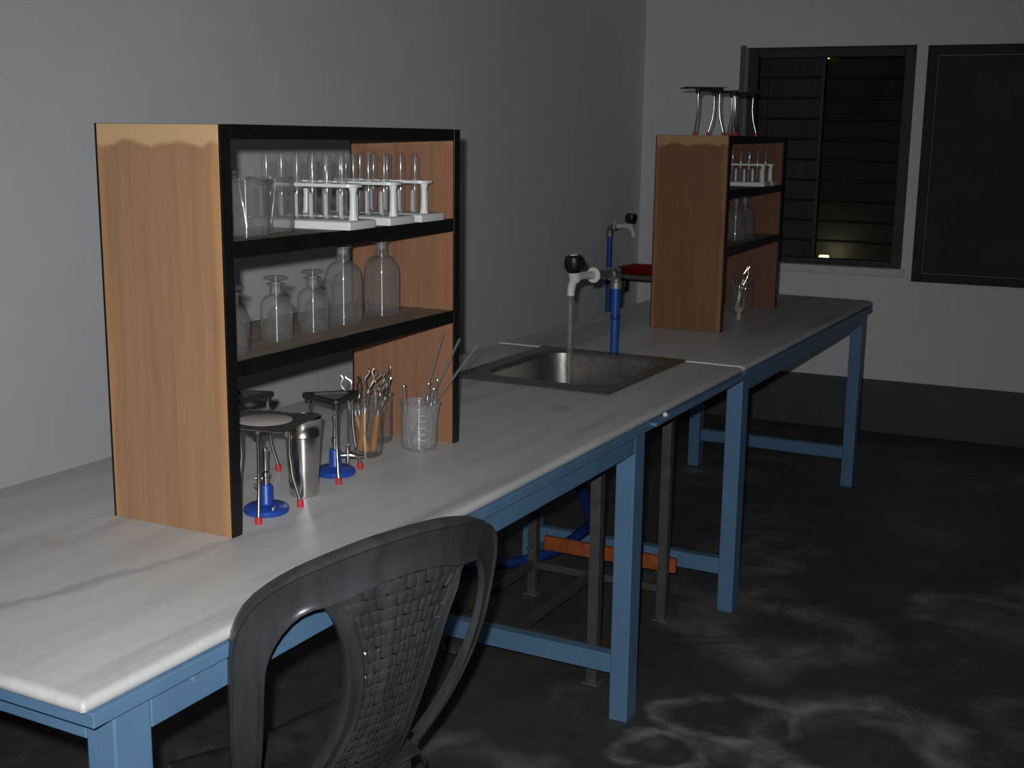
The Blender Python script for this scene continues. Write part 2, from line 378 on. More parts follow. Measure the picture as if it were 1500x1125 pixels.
# ------------------------------------------------------------ blue tables and marble slabs
def table(name, label, y0, y1, f0, f1):
    """legs between f0 and f1, rim board under the marble between y0 and y1"""
    t = thing(name, label, 'table', (0.45, (f0+f1)/2, 0)); ox, oy = -.45, -(f0+f1)/2
    def P(n, a, b, bev=.002): return part(n, MB().bb((a[0]+ox, a[1]+oy, a[2]), (b[0]+ox, b[1]+oy, b[2]), bev), M['blue'], t)
    for x0, x1 in ((.794, .845), (.080, .131)):
        for a in (f0, f1-.065):
            P('leg', (x0, a, 0), (x1, a+.065, .7755), .003)
    P('apron', (.828, f0+.0655, .728), (.8445, f1-.0655, .7755)); P('apron', (.0805, f0+.0655, .728), (.097, f1-.0655, .7755))
    P('apron', (.132, f0+.001, .728), (.793, f0+.022, .7755)); P('apron', (.132, f1-.022, .728), (.793, f1-.001, .7755))
    P('stretcher', (.132, f0+.012, .120), (.793, f0+.045, .173)); P('stretcher', (.132, f1-.045, .120), (.793, f1-.012, .173))
    P('rim_board', (.055, y0, .7765), (.8565, y1, .7965), .0015)
    return t
table('lab_table', 'near blue painted lab table with black chair at its front', Y0+.012, 2.845, 1.045, 2.845)
table('lab_table', 'far blue painted lab table beyond the sink, by back wall', YS+.03, 5.45, 3.655, 5.405)
SX, SY, SHX, SHY = .418, 3.312, .252, .306
def slab(y0, y1, rr, hole=None):
    cx, cy, hx, hy = W/2, (y0+y1)/2, W/2, (y1-y0)/2
    m = MB(); zb = .797
    L = [rrect(cx, cy, hx-i, hy-i, max(.002, rr-i*.3), z) for i, z, q in ((.006, zb, 1), (.001, zb+.004, 1), (0, zb+.010, 1), (.002, zb+.016, 1), (.007, T-.001, 1), (.013, T, 1))]
    if hole:
        h = [rrect(*hole, .05, T), rrect(*hole, .05, zb)]
        m.loft(L + h + [L[0]])
    else: m.loft(L, True, True, True)
    return m
sl = tag(part('marble_worktop', slab(Y0, YS, .006, (.428, 3.315, .222, .250)), M['marble']), 'white marble worktop of near table, running on around the sink', 'worktop')
s2 = tag(part('marble_worktop', slab(YS+.004, YE, .03), M['marble']), 'white marble worktop under the far bookcase, rounded far corner', 'worktop')
part('cement_joint', MB().bb((.0, YS+.0005, .799), (W-.004, YS+.0035, T+.0012)), M['cement'], s2)
# steel angle that carries the marble in front of the sink
tag(part('support_angle', MB().bb((.842, 2.852, .786), (.872, 3.640, .7955), .001).bb((.838, 2.852, .768), (.8418, 3.640, .7955)), M['blue']), 'blue steel angle under the marble edge in front of the sink', 'bracket')
def dab():
    m = MB(); m.lathe([(.0005, 0), (.006, 0), (.0075, .003), (.005, .009), (.0005, .011)], 10); return m
tag(part('plaster_dab', dab, M['cement'], loc=(.861, 2.94, .7957)), 'small white plaster lump on the blue angle before the sink', 'plaster')

# ------------------------------------------------------------ sink, its stand, drain hose, plank
sk = thing('sink', 'square stainless steel sink let into the marble worktop', 'sink', (SX, SY, T))
m = MB(); zt = .006
icx, icy, ihx, ihy = .012, .000, .200, .236
loops = [rrect(0, 0, SHX-.001, SHY-.001, .006, .0005), rrect(0, 0, SHX, SHY, .006, .0035), rrect(0, 0, SHX-.003, SHY-.003, .006, zt),
         rrect(icx, icy, ihx+.026, ihy+.026, .09, zt-.001), rrect(icx, icy, ihx+.008, ihy+.008, .085, zt+.002), rrect(icx, icy, ihx, ihy, .08, zt-.004),
         rrect(icx, icy, ihx-.002, ihy-.002, .079, -.008), rrect(icx, icy, ihx-.004, ihy-.004, .078, -.03), rrect(icx, icy, ihx-.007, ihy-.007, .077, -.06), rrect(icx, icy, ihx-.010, ihy-.010, .076, -.10), rrect(icx, icy, ihx-.013, ihy-.013, .075, -.130), rrect(icx, icy, ihx-.018, ihy-.018, .07, -.148), rrect(icx, icy, ihx-.032, ihy-.032, .06, -.158),
         rrect(icx, icy, ihx-.07, ihy-.07, .05, -.168), rrect(icx, icy, .05, .05, .049, -.172), rrect(icx, icy, .034, .034, .033, -.174)]
m.loft(loops); part('bowl', m, M['steel'], sk)
d = MB(); d.lathe([(.034, -.174), (.030, -.178), (.006, -.178)], 20, (icx, icy, 0), False, True); d.lathe([(.02, -.26), (.02, -.178)], 16, (icx, icy, 0), True, True)
part('drain', d, M['gi'], sk)
st = thing('sink_stand', 'dark grey iron stand on the floor under the sink', 'stand', (.43, 3.24, 0))
for x in (.205, .665):
    for y in (2.965, 3.495):
        part('leg', lambda: MB().bb((-.015, -.015, .004), (.015, .015, .795), .0015), M['stand'], st, 'standleg', (x-.43, y-3.24, 0))
        part('foot_pad', lambda: MB().bb((-.024, -.024, 0), (.024, .024, .0045), .001), M['gi'], st, 'standpad', (x-.43, y-3.24, 0))
for y in (2.965, 3.495):
    part('crossbar', lambda: MB().bb((-.213, -.012, -.012), (.213, .012, .012), .001), M['stand'], st, 'standx', (.435-.43, y-3.24, .105))
part('crossbar', lambda: MB().bb((-.012, -.249, -.012), (.012, .249, .012), .001), M['stand'], st, 'standy', (.205-.43, 3.23-3.24, .105))
part('crossbar', lambda: MB().bb((-.012, -.249, -.012), (.012, .249, .012), .001), M['stand'], st, 'standy', (.42-.43, 3.23-3.24, .105))
for x in (.205, .665):
    part('top_bar', lambda: MB().bb((-.012, -.249, -.012), (.012, .249, .012), .001), M['stand'], st, 'standy', (x-.43, 3.23-3.24, .775))
for x, y in ((.205, 3.477), (.665, 3.477)):
    part('wire_tie', lambda: MB().tube([(-.016, -.002, 0), (-.006, -.007, .01), (.006, -.006, -.006), (.016, -.003, .008), (.022, -.012, .016)], .002, 6), M['gi'], st, 'tie', (x-.43, y-3.24, .16))
pk = thing('plank', 'orange brown marbled plank across the stand below the sink', 'plank', (.43, 3.5108, 0))
part('board', MB().bb((-.196, 0, .154), (.268, .018, .201), .002), M['plank'], pk)
ho = tag(part('drain_hose', MB().tube([(.43, 3.312, .554), (.432, 3.33, .50), (.425, 3.38, .44), (.418, 3.44, .36), (.405, 3.51, .29), (.385, 3.565, .25), (.345, 3.595, .215), (.29, 3.60, .165), (.22, 3.595, .115), (.12, 3.585, .070), (.0, 3.57, .035), (-.15, 3.5, .0205), (-.35, 3.42, .0205)], .019, 14), M['bhose']), 'dark blue drain hose curling down below the sink', 'hose')

# ------------------------------------------------------------ taps
def knob_prof(): return [(.0005, 0), (.020, 0), (.025, .006), (.029, .022), (.029, .036), (.026, .048), (.018, .053)]
def tap(label, loc, rz, h, nip, ln=.112, pipe_r=.0145, base_z=0.0):
    t = thing('water_tap', label, 'tap', loc, rz)   # local +x is the direction of the spout
    part('pipe', MB().tube([(0, 0, base_z), (0, 0, h*.35), (0, 0, h*.7), (0, 0, h-.03)], pipe_r, 16), M['pipe'], t)
    part('pipe_joint', MB().lathe([(pipe_r+.0003, 0), (pipe_r+.0012, .002), (pipe_r+.0012, .012), (pipe_r+.0003, .014)], 16, (0, 0, base_z+(h-base_z)*.45)), M['bhose'], t)
    e = MB(); e.lathe([(.016, -.034), (.020, -.034), (.020, -.014), (.0175, -.012)], 18, (0, 0, h), True, True)
    e.tube([(0, 0, h-.014), (0, 0, h-.004), (.004, 0, h+.008), (.014, 0, h+.014), (.030, 0, h+.015)], .0175, 16)
    e.lathe([(.0175, 0), (.0205, .002), (.0205, .018), (.015, .018)], 18, (.022, 0, h+.015), True, True, axis=(1, 0, 0))
    part('elbow', e, M['gi'], t)
    if nip > .05:
        part('nipple', MB().tube([(.034, 0, h+.015), (nip, 0, h+.018)], .0155, 16), M['gi'], t)
    z = h+.020
    part('flange', MB().lathe([(.012, 0), (.024, 0), (.025, .003), (.023, .006), (.012, .006)], 20, (nip, 0, z), axis=(1, 0, 0)), M['white'], t)
    b = MB(); b.tube([(nip+.002, 0, z), (nip+ln*.62, 0, z+.004), (nip+ln*.89, 0, z+.004)], [.0125, .0125, .016], 16)
    kx = nip+ln
    b.lathe([(.0005, -.024), (.015, -.018), (.0185, -.004), (.0185, .004), (.021, .008), (.021, .012), (.0005, .012)], 18, (kx, 0, z+.006), axis=(.12, 0, 1))
    b.tube([(kx+.002, 0, z-.006), (kx+.015, 0, z-.020), (kx+.020, 0, z-.040), (kx+.021, 0, z-.052)], [.013, .0125, .012, .0125], 14)
    part('spout', b, M['white'], t)
    k = MB(); ax = V((.12, 0, 1)).normalized(); kc = V((kx+.0022, 0, z+.0185)); k.lathe(knob_prof(), 22, kc, axis=ax); k.lathe([(.0183, .053), (.0005, .0532)], 22, kc, axis=ax)
    for j in range(8):
        a = 2*pi*j/8
        k.tube([kc + V((.0262*cos(a), .0262*sin(a), .010)), kc + V((.0278*cos(a), .0278*sin(a), .030)), kc + V((.0250*cos(a), .0250*sin(a), .044))], .005, 6)
    kn = part('knob', k, M['knob'], t)
    part('cap', MB().lathe([(.014, .0), (.0135, .002), (.0005, .0026)], 18, kc + ax*.0535, axis=ax), M['white'], kn)
    part('cap_mark', MB().box((0, 0, 0), (.012, .004, .0008)), M['gi'], kn, None, kc + ax*.0565, (0, .12, .6))
    return t, (kx+.021, 0, z-.052)
tp, noz = tap('running white plastic tap with black knob on blue pipe behind the sink', (.412, YS+.024, T), radians(-97), .245, .140)
P = tp.matrix_basis @ V(noz); a = radians(-97)
noz_w = V((.412 + noz[0]*cos(a), YS+.024 + noz[0]*sin(a), T + noz[2]))
ws = MB(); loops = []
zb = T-.1715
for i in range(26):
    q = i/25; z = noz_w.z + (zb-noz_w.z)*q; r0 = .0110*(1-.30*q)
    loops.append([V((noz_w.x + .001*sin(i*1.3) + (r0*(1+.16*sin(3*j*2*pi/14+i*1.1)))*cos(2*pi*j/14), noz_w.y + .001*cos(i*1.7) + r0*sin(2*pi*j/14), z)) for j in range(14)])
ws.loft(loops, True, True, True)
wo = tag(part('water_stream', ws, M['drop']), 'clear stream of water falling from the tap into the sink', 'water')
dm = MB()
for i in range(60):
    q = random.random(); z = noz_w.z + (zb-noz_w.z)*q; rr = random.uniform(.0006, .0016); aa = random.random()*6.28; R = .010+random.random()*.004
    dm.lathe([(.0001, -rr), (rr, 0), (.0001, rr)], 5, (noz_w.x+R*cos(aa), noz_w.y+R*sin(aa), z))
dr = part('droplets', dm, M['drop'], wo); dr['kind'] = 'stuff'
tap('white plastic tap with black knob on tall blue pipe in the far left corner', (-.600, 5.92, 0.0), radians(-3), 1.035, .030, .086)
# stone corner shelf with a red tub
ssh = thing('wall_shelf', 'grey stone shelf on the left wall below the far tap', 'shelf', (XL, 6.06, .775))
part('slab', MB().bb((.001, -.06, .0), (.42, .25, .022), .003), M['slate'], ssh)
for y in (0, .2): part('bracket', MB().bb((.001, y-.012, -.10), (.016, y+.012, -.0005), .001).bb((.016, y-.012, -.015), (.30, y+.012, -.0005), .001), M['bar'], ssh)
tb = thing('basin', 'glossy red plastic tub on the stone shelf in the far corner', 'basin', (-.435, 6.150, .7972))
tbm = MB(); tbm.loft([rrect(0, 0, .155, .105, .04, .001), rrect(0, 0, .165, .115, .04, .028), rrect(0, 0, .175, .125, .04, .030), rrect(0, 0, .175, .125, .04, .035), rrect(0, 0, .163, .113, .04, .032), rrect(0, 0, .153, .103, .04, .006)], True, True, True)
part('tub', tbm, M['redp'], tb)
part('handle', MB().tube([(.175, -.03, .032), (.193, -.02, .030), (.193, .02, .030), (.175, .03, .032)], .004, 8), M['redp'], tb)

# ------------------------------------------------------------ bookcases standing on the worktops
def bookcase(label, loc, rz, wood, wood2, L=.795, D=.272, H=.6985):
    t = thing('bookcase', label, 'bookcase', loc, rz)     # local x: 0 centre, +D/2 front; local y along the length
    h = D/2; pt = .024
    for y in (0, L-pt):
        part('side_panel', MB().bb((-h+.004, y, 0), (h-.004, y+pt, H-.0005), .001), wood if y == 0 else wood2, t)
        for x0, x1 in ((h-.004, h), (-h, -h+.004)):
            part('edge_strip', MB().bb((x0, y-.0004, 0), (x1, y+pt+.001, H), .0008), M['black'], t)
    for z, th in ((S1-T, .024), (S2-T, .024), (H, .020)):
        b = part('shelf_board', MB().bb((-h+.005, pt+.0002, z-th), (h-.005, L-pt-.0002, z), .001), M['plyin'] if z < H else M['black'], t)
        for x0, x1 in ((h-.005, h-.0002), (-h+.0002, -h+.005)):
            part('edge_strip', MB().bb((x0, pt+.001, z-th-.004), (x1, L-pt-.001, z+.0004), .0008), M['black'], b)
    return t
bookcase('near open plywood bookcase with black edges, holding glassware', (.462, 1.562, T), .022, M['ply'], M['plyr'])
bookcase('far brown plywood bookcase with tripod stands on top', (.438, 4.233, T+.0004), .030, M['ply2'], M['ply2r'], .800)

# ------------------------------------------------------------ glassware
def bottle_mb(r, h, neck_r, body):
    m = MB(); hb = h
    m.lathe([(.0005, .004), (r*.80, .003), (r*.96, .0), (r, .006), (r, body*.35), (r, body*.70)] +
            [(neck_r + (r-neck_r)*cos(q), body*.70 + (body*.30)*sin(q)) for q in [pi/2*k/7 for k in range(1, 7)]] +
            [(neck_r, body+.002), (neck_r, hb-.006), (neck_r+.005, hb-.004), (neck_r+.006, hb-.001), (neck_r+.003, hb), (neck_r-.002, hb-.001), (neck_r-.003, hb-.012)], 32)
    m.lathe([(.0005, .008), (r*.9, .009)], 32)
    return m
def stopper_mb(nr, h, stop):
    m = MB(); m.lathe([(.0005, h-.022), (nr-.003, h-.022), (nr-.0015, h+.001), (nr-.004, h+.003), (nr+.001, h+.005), (nr+.010, h+.007), (nr+.011, h+.010), (nr+.007, h+.0125), (.0005, h+.0135)], 24); return m
def bottle(label, loc, big, stop=True, group=None):
    t = thing('reagent_bottle', label, 'bottle', loc, random.random(), group)
    if big: r, h, nr, body = .0385, .157, .0130, .126
    else: r, h, nr, body = .0303, .1065, .0120, .084
    part('body', lambda: bottle_mb(r, h, nr, body), M['glass_b'], t, 'bb%d' % big)
    part('neck_ring', lambda: MB().lathe([(nr-.0028, h-.016), (nr-.0022, h-.001), (nr+.0015, h-.0008), (nr+.003, h-.002)], 24), M['ground'], t, 'bn%d' % big)
    if stop: part('stopper', lambda: stopper_mb(nr, h, 0), M['glass_b'], t, 'bs%d' % big)
    return t
G1 = 'stoppered bottles on the lower shelf of the near bookcase'
bottle('small stoppered glass bottle half hidden by the left post, lower shelf', (.532, 1.656, S1+.0004), 0, True, G1)
bottle('small stoppered glass bottle, first clear of the left post, lower shelf', (.505, 1.812, S1+.0004), 0, True, G1)
bottle('small stoppered glass bottle beside the two large bottles, lower shelf', (.497, 1.935, S1+.0004), 0, True, G1)
bottle('large stoppered glass bottle next to the small ones, near bookcase', (.484, 2.055, S1+.0004), 1, True, G1)
bottle('large stoppered glass bottle nearest the right side panel, near bookcase', (.478, 2.204, S1+.0004), 1, True, G1)
ob = thing('open_bottle', 'unstoppered glass bottle behind beakers at left of top shelf', 'bottle', (.470, 1.727, S2+.0004))
part('body', MB().lathe([(.0005, .003), (.030, .0), (.031, .006), (.031, .07), (.027, .083), (.019, .090), (.0165, .096), (.0165, .103), (.0235, .108), (.0240, .111), (.0205, .112), (.0145, .106)], 30), M['glass_b'], ob)
bottle('large glass bottle nearer the left panel, middle shelf of far bookcase', (.485, 4.629, S1+.0004), 1, True, 'bottles in the far bookcase')
bottle('large glass bottle further right, middle shelf of far bookcase', (.485, 4.741, S1+.0004), 1, True, 'bottles in the far bookcase')
def beaker_mb(r, h):
    m = MB(); n = 40
    prof = [(.0005, .002), (r*.78, .0005), (r*.90, .002), (r*.97, .006), (r, .014), (r, h*.5), (r, h-.008), (r+.001, h-.004), (r+.004, h-.001), (r+.0045, h), (r+.002, h+.0005), (r-.001, h-.003)]
    loops = []
    for k, (q, z) in enumerate(prof):
        lp = []
        for j in range(n):
            a = 2*pi*j/n; e = 0
            if k >= 6: e = .008*max(0, cos(a))**30
            lp.append(V(((q+e)*cos(a), (q+e)*sin(a), z)))
        loops.append(lp)
    m.loft(loops, True); return m
def beaker(name, label, loc, r, h, m, rz=0.0, group=None):
    t = thing(name, label, 'beaker', loc, rz, group)
    part('cup', lambda: beaker_mb(r, h), m, t, 'bk%s%.3f' % (m.name, r))
    part('base', lambda: MB().lathe([(.0005, .0045), (r*.9, .0045), (r*.965, .0055)], 30), m, t, 'bkb%s%.3f' % (m.name, r))
    return t
beaker('glass_beaker', 'empty glass beaker nearest the left post on the top shelf', (.547, 1.684, S2+.0004), .0430, .098, M['glass_b'], 2.6, 'beakers on the upper shelf')
beaker('glass_beaker', 'empty glass beaker just left of the test tube racks', (.512, 1.794, S2+.0004), .0420, .099, M['glass_b'], -.6, 'beakers on the upper shelf')
beaker('glass_beaker', 'front glass beaker full of wooden handled holders, near bookcase', (.470, 2.145, T+.0004), .0385, .1235, M['glass'], 1.2)
beaker('glass_beaker', 'glass beaker standing behind the one with wooden handled holders', (.420, 2.262, T+.0004), .037, .110, M['glass'], 2.2)
pb = beaker('plastic_beaker', 'cloudy plastic beaker holding glass rods by the right panel', (.535, 2.262, T+.0004), .0400, .105, M['frost'], .3)
for i in range(5):
    part('graduation', lambda: MB().loft([[V((.0403*cos(a), .0403*sin(a), z)) for a in [(-1.25+.06*j) for j in range(6)]] for z in (0, .001)], False, closed=False), M['white'], pb, 'grad', (0, 0, .025+.014*i))
beaker('glass_beaker', 'glass beaker of metal tongs inside the far bookcase', (.462, 4.790, T+.0004), .037, .110, M['glass'], 1.2)
beaker('glass_beaker', 'glass beaker at the back, behind the tongs in the far bookcase', (.440, 4.93, T+.0004), .037, .110, M['glass'], 2.2)
fn = thing('funnel', 'small cream plastic funnel on worktop before far tongs beaker', 'funnel', (.525, 4.60, T+.0004))
part('cone', MB().lathe([(.0075, .022), (.009, .026), (.021, .044), (.0225, .048), (.0195, .047), (.0055, .026)], 20), M['cream'], fn)
part('stem', MB().lathe([(.0005, 0), (.007, 0), (.0078, .024), (.0005, .026)], 14), M['cream'], fn)

# rods and droppers in the plastic beaker
def stick(name, label, cat, a, b, r, m, group=None, hollow=False):
    a, b = V(a), V(b); d = b-a; q = V((0, 0, 1)).rotation_difference(d)
    t = bpy.data.objects.new(name, None); COL.objects.link(t); t.location = a; t.rotation_euler = q.to_euler(); tag(t, label, cat, group)
    L = d.length
    part('shaft', MB().lathe([(.0005, .0), (r, .001), (r, L-.002), (r*.7, L-.0005), (.0005, L)], 10), m, t)
    return t, L
GR = 'glass rods in the plastic beaker'
bx, by, bz = .535, 2.262, T+.007
for lab, a, b in (('longest glass rod, most upright, in the plastic beaker', (.515, 2.258, bz), (.598, 2.262, 1.085)),
                  ('middle leaning glass rod in the plastic beaker', (.512, 2.250, bz), (.636, 2.268, 1.072)),
                  ('glass rod leaning furthest right past the bookcase post', (.4975, 2.263, bz), (.682, 2.262, 1.062))):
    stick('glass_rod', lab, 'rod', a, b, .0033, M['glass_b'], GR)
for lab, a, b in (('short glass tube at left side of the plastic beaker', (.520, 2.243, bz), (.512, 2.236, .962)),
                  ('short glass tube in the middle of the plastic beaker', (.540, 2.270, bz), (.556, 2.270, .966)),
                  ('short glass tube in front of the long rods, plastic beaker', (.552, 2.255, bz), (.574, 2.262, .958)),
                  ('short glass tube close to the long rods, plastic beaker', (.548, 2.282, bz), (.566, 2.290, .972))):
    t, L = stick('glass_dropper', lab, 'dropper', a, b, .0045, M['glass_b'], 'short glass tubes in the plastic beaker')
    part('rim', MB().lathe([(.0045, L-.004), (.006, L-.002), (.0055, L), (.003, L)], 10), M['chrome'], t)

# wooden handled test tube holders
def holder(label, a, b, spin, group, wood=True):
    a, b = V(a), V(b); d = (b-a); L = d.length; q = V((0, 0, 1)).rotation_difference(d)
    t = bpy.data.objects.new('test_tube_holder' if wood else 'crucible_tongs', None); COL.objects.link(t)
    t.location = a; t.rotation_euler = (q @ Matrix.Rotation(spin, 3, 'Z').to_quaternion()).to_euler()
    tag(t, label, 'holder' if wood else 'tongs', group)
    hl = L*.48 if wood else L*.1
    if wood:
        part('handle', MB().lathe([(.0005, 0), (.006, .001), (.0085, .006), (.0080, hl*.5), (.0088, hl-.008), (.006, hl), (.0005, hl)], 14), M['wood'], t)
        part('ferrule', MB().lathe([(.0066, hl-.002), (.0066, hl+.010), (.0005, hl+.010)], 12), M['chrome'], t)
    for s in (-1, 1):
        pts = [(s*.002, 0, hl if wood else 0), (s*.004, 0, hl+(L-hl)*.35), (s*.003, 0, hl+(L-hl)*.55), (s*.010, 0, hl+(L-hl)*.70), (s*.012, 0, hl+(L-hl)*.80), (s*.003, 0, hl+(L-hl)*.92), (s*.006, 0, L)]
        part('jaw', MB().tube(pts, .0021, 7), M['chrome'], t)
    part('slide_ring', MB().lathe([(.0060, -.005), (.0072, -.004), (.0072, .004), (.0060, .005)], 12, (0, 0, hl+(L-hl)*.5)), M['chrome'], t)
    return t
GH = 'wooden handled test tube holders in the glass beakers'
z0 = T+.010
for lab, a, b, s in (('test tube holder leaning far left out of the front beaker', (.480, 2.140, z0), (.428, 2.128, .995), .4),
                     ('tallest test tube holder in the middle of the front beaker', (.462, 2.135, z0), (.492, 2.140, 1.012), 1.2),
                     ('test tube holder just right of the tallest, front beaker', (.486, 2.152, z0), (.514, 2.150, 1.004), .2),
                     ('test tube holder at right rim of the front beaker', (.470, 2.162, z0), (.524, 2.165, .990), 2.0),
                     ('test tube holder leaning back out of the front beaker', (.452, 2.152, z0), (.440, 2.168, .985), 2.6)):
    holder(lab, a, b, s, GH)
for lab, a, b, s in (('test tube holder in the rear beaker, leaning left', (.425, 2.262, z0), (.437, 2.252, .985), .4),
                     ('test tube holder in the rear beaker, leaning right', (.418, 2.270, z0), (.450, 2.275, .990), 1.9)):
    holder(lab, a, b, s, GH)
GT = 'metal tongs in the far bookcase'
for lab, a, b, s in (('bright tongs leaning left in the far bookcase beaker', (.462, 4.782, z0), (.443, 4.760, .985), .3),
                     ('tallest bright tongs leaning right in the far bookcase', (.450, 4.785, z0), (.492, 4.805, 1.005), 1.0),
                     ('bright tongs in the middle of the far bookcase beaker', (.462, 4.798, z0), (.478, 4.790, .975), 2.0),
                     ('bright tongs leaning furthest right in far bookcase beaker', (.452, 4.800, z0), (.500, 4.840, .980), .8)):
    holder(lab, a, b, s, GT, False)

# ------------------------------------------------------------ test tube racks and tubes
RL, RW, RH = .245, .104, .0845
HX = [-.092 + .034*i for i in range(6)]
def plate(z0, z1):
    bm = bmesh.new()
    def ring(pts):
        vs = [bm.verts.new(p) for p in pts]; es = [bm.edges.new((vs[i], vs[(i+1) % len(vs)])) for i in range(len(vs))]; return es
    e = ring(rrect(0, 0, RL/2-.008, .026, .02, z1, 5))
    for x in HX: e += ring([V((x+.0114*cos(2*pi*j/14), .0114*sin(2*pi*j/14), z1)) for j in range(14)])
    bmesh.ops.triangle_fill(bm, edges=e, use_beauty=True)
    r = bmesh.ops.extrude_face_region(bm, geom=list(bm.faces))
    for v in r['geom']:
        if isinstance(v, bmesh.types.BMVert): v.co.z = z0
    bm.verts.index_update(); m = MB(); m.add([v.co.copy() for v in bm.verts], [[v.index for v in f.verts] for f in bm.faces]); bm.free(); return m
def rack(label, loc, rz, group):
    t = thing('test_tube_rack', label, 'rack', loc, rz, group)
    def base():
        m = MB(); m.loft([rrect(0, 0, RL/2-.001, RW/2-.001, .004, 0), rrect(0, 0, RL/2, RW/2, .004, .002), rrect(0, 0, RL/2, RW/2, .004, .014), rrect(0, 0, RL/2-.002, RW/2-.002, .004, .016)], True, True, True); return m
    part('base', base, M['white'], t, 'rkbase')
    part('top_plate', lambda: plate(RH-.006, RH), M['white'], t, 'rktop')
    for x in (-RL/2+.018, RL/2-.022):
        part('post', lambda: MB().lathe([(.0095, .016), (.0075, .026), (.0065, .05), (.0065, .066), (.009, RH-.006)], 14), M['white'], t, 'rkpost', (x, 0, 0))
    for x in HX:
        part('peg', lambda: MB().lathe([(.0048, .016), (.0042, .058), (.0030, .063), (.0005, .064)], 10), M['white'], t, 'rkpeg', (x+.008, .036, 0))
    return t
def tube_mb():
    r, L = .0090, .124
    m = MB(); m.lathe([(r+.0012, 0), (r+.0012, .002), (r, .004), (r, L*.5), (r, L-r)] + [(r*cos(q), L-r+r*sin(q)) for q in [pi/2*k/6 for k in range(1, 6)]] + [(.0004, L)], 18); return m
ORD = ['first', 'second', 'third', 'fourth', 'fifth', 'sixth']
def filled_rack(rname, rlab, loc, rz, group, tubes):
    rack(rlab, loc, rz, group)
    R = Matrix.Rotation(rz, 3, 'Z')
    for i in tubes:
        p = R @ V((HX[i], 0, .0165)) + V(loc)
        lean = random.uniform(-.02, .02); lean2 = random.uniform(-.012, .030)
        t = thing('test_tube', 'upturned test tube, %s from front end of the %s' % (ORD[5-i], rname), 'test tube', p, 0, 'test tubes in the racks', rot=(lean, lean2, 0))
        part('glass_tube', tube_mb, M['glass'], t, 'ttube')
        part('rim', lambda: MB().lathe([(.0092, .0), (.0106, .0004), (.0106, .0022), (.0092, .0030)], 18), M['glass_b'], t, 'ttrim')
GRK = 'white test tube racks on the upper shelf'
filled_rack('nearest rack', 'white plastic test tube rack nearest the beakers, top shelf', (.482, 1.944, S2+.0006), .10, GRK, range(6))
filled_rack('middle rack', 'white plastic test tube rack in the middle of three', (.474, 2.096, S2+.0006), .08, GRK, range(6))
filled_rack('right-hand rack', 'white plastic test tube rack nearest the right side panel', (.470, 2.222, S2+.0006), .06, GRK, range(6))
filled_rack('left rack, far bookcase', 'white test tube rack nearer the left panel, far bookcase', (.440, 4.765, S2+.0006), .05, 'racks in the far bookcase', (1, 2, 3, 4, 5))
filled_rack('right rack, far bookcase', 'white test tube rack further right, far bookcase', (.436, 4.885, S2+.0006), .05, 'racks in the far bookcase', (3, 5))

# ------------------------------------------------------------ tripods, gauzes, burners, tumbler
def tripod(label, loc, rz, group, rt_=.058, rb=.070, h=.168):
    t = thing('tripod_stand', label, 'tripod', loc, rz, group)
    def top():
        m = MB(); n = 3
        def tri(r, z, k=5):
            P = []
            for i in range(3):
                c = 2*pi*i/3
                for j in range(k):
                    a = c + (j/(k-1)-.5)*1.6
                    P.append(V(((r-.010)*cos(c)+.010*cos(a), (r-.010)*sin(c)+.010*sin(a), z)))
            return P
        A = [tri(rt_+.006, h-.010), tri(rt_+.007, h-.004), tri(rt_+.006, h), tri(rt_-.014, h), tri(rt_-.015, h-.005), tri(rt_-.014, h-.010)]
        m.loft(A + [A[0]], False); return m
    part('top_ring', top, M['bmetal'], t, 'tritop')
    for i in range(3):
        a = 2*pi*i/3
        def leg():
            m = MB(); m.lathe([(.0005, 0), (.0075, 0), (.0075, .014), (.0005, .014)], 12, (rt_-.006, 0, h-.020)); return m
        part('socket', leg, M['bmetal'], t, 'trisock', rot=(0, 0, a))
        lg = part('leg', lambda: MB().tube([(rt_-.006, 0, h-.018), (rt_-.007, 0, h*.62), (rt_-.002, 0, h*.36), (rb, 0, .010)], .0034, 9), M['chrome'], t, 'trileg', rot=(0, 0, a))
        part('rubber_foot', lambda: MB().lathe([(.0005, 0), (.0062, 0), (.0066, .003), (.0058, .013), (.0034, .0135)], 12, (rb, 0, 0)), M['red'], lg, 'trifoot')
    return t
def gauze(label, loc, rz, disc, group, s=.125):
    t = thing('wire_gauze', label, 'gauze', loc, rz, group)
    def sheet():
        m = MB(); n = 12
        P = [V((s*(i/n-.5), s*(j/n-.5), .0012*sin(i*1.1)*sin(j*.9) + .0016)) for i in range(n+1) for j in range(n+1)]
        f = [(i*(n+1)+j, (i+1)*(n+1)+j, (i+1)*(n+1)+j+1, i*(n+1)+j+1) for i in range(n) for j in range(n)]
        m.add(P, f, True)
        m.add([p + V((0, 0, -.001)) for p in P], [q[::-1] for q in f], True)
        h = s/2
        m.tube([(-h, -h, .0012), (h, -h, .0012), (h, h, .0012), (-h, h, .0012), (-h, -h, .0012)], .0012, 5); return m
    part('mesh_sheet', sheet, M['gauze'], t, 'gz%.3f' % s)
    if disc: part('ceramic_disc', lambda: MB().lathe([(.0005, .0034), (.049, .0034), (.0505, .0028)], 36), M['ceramic'], t, 'gzd')
    return t
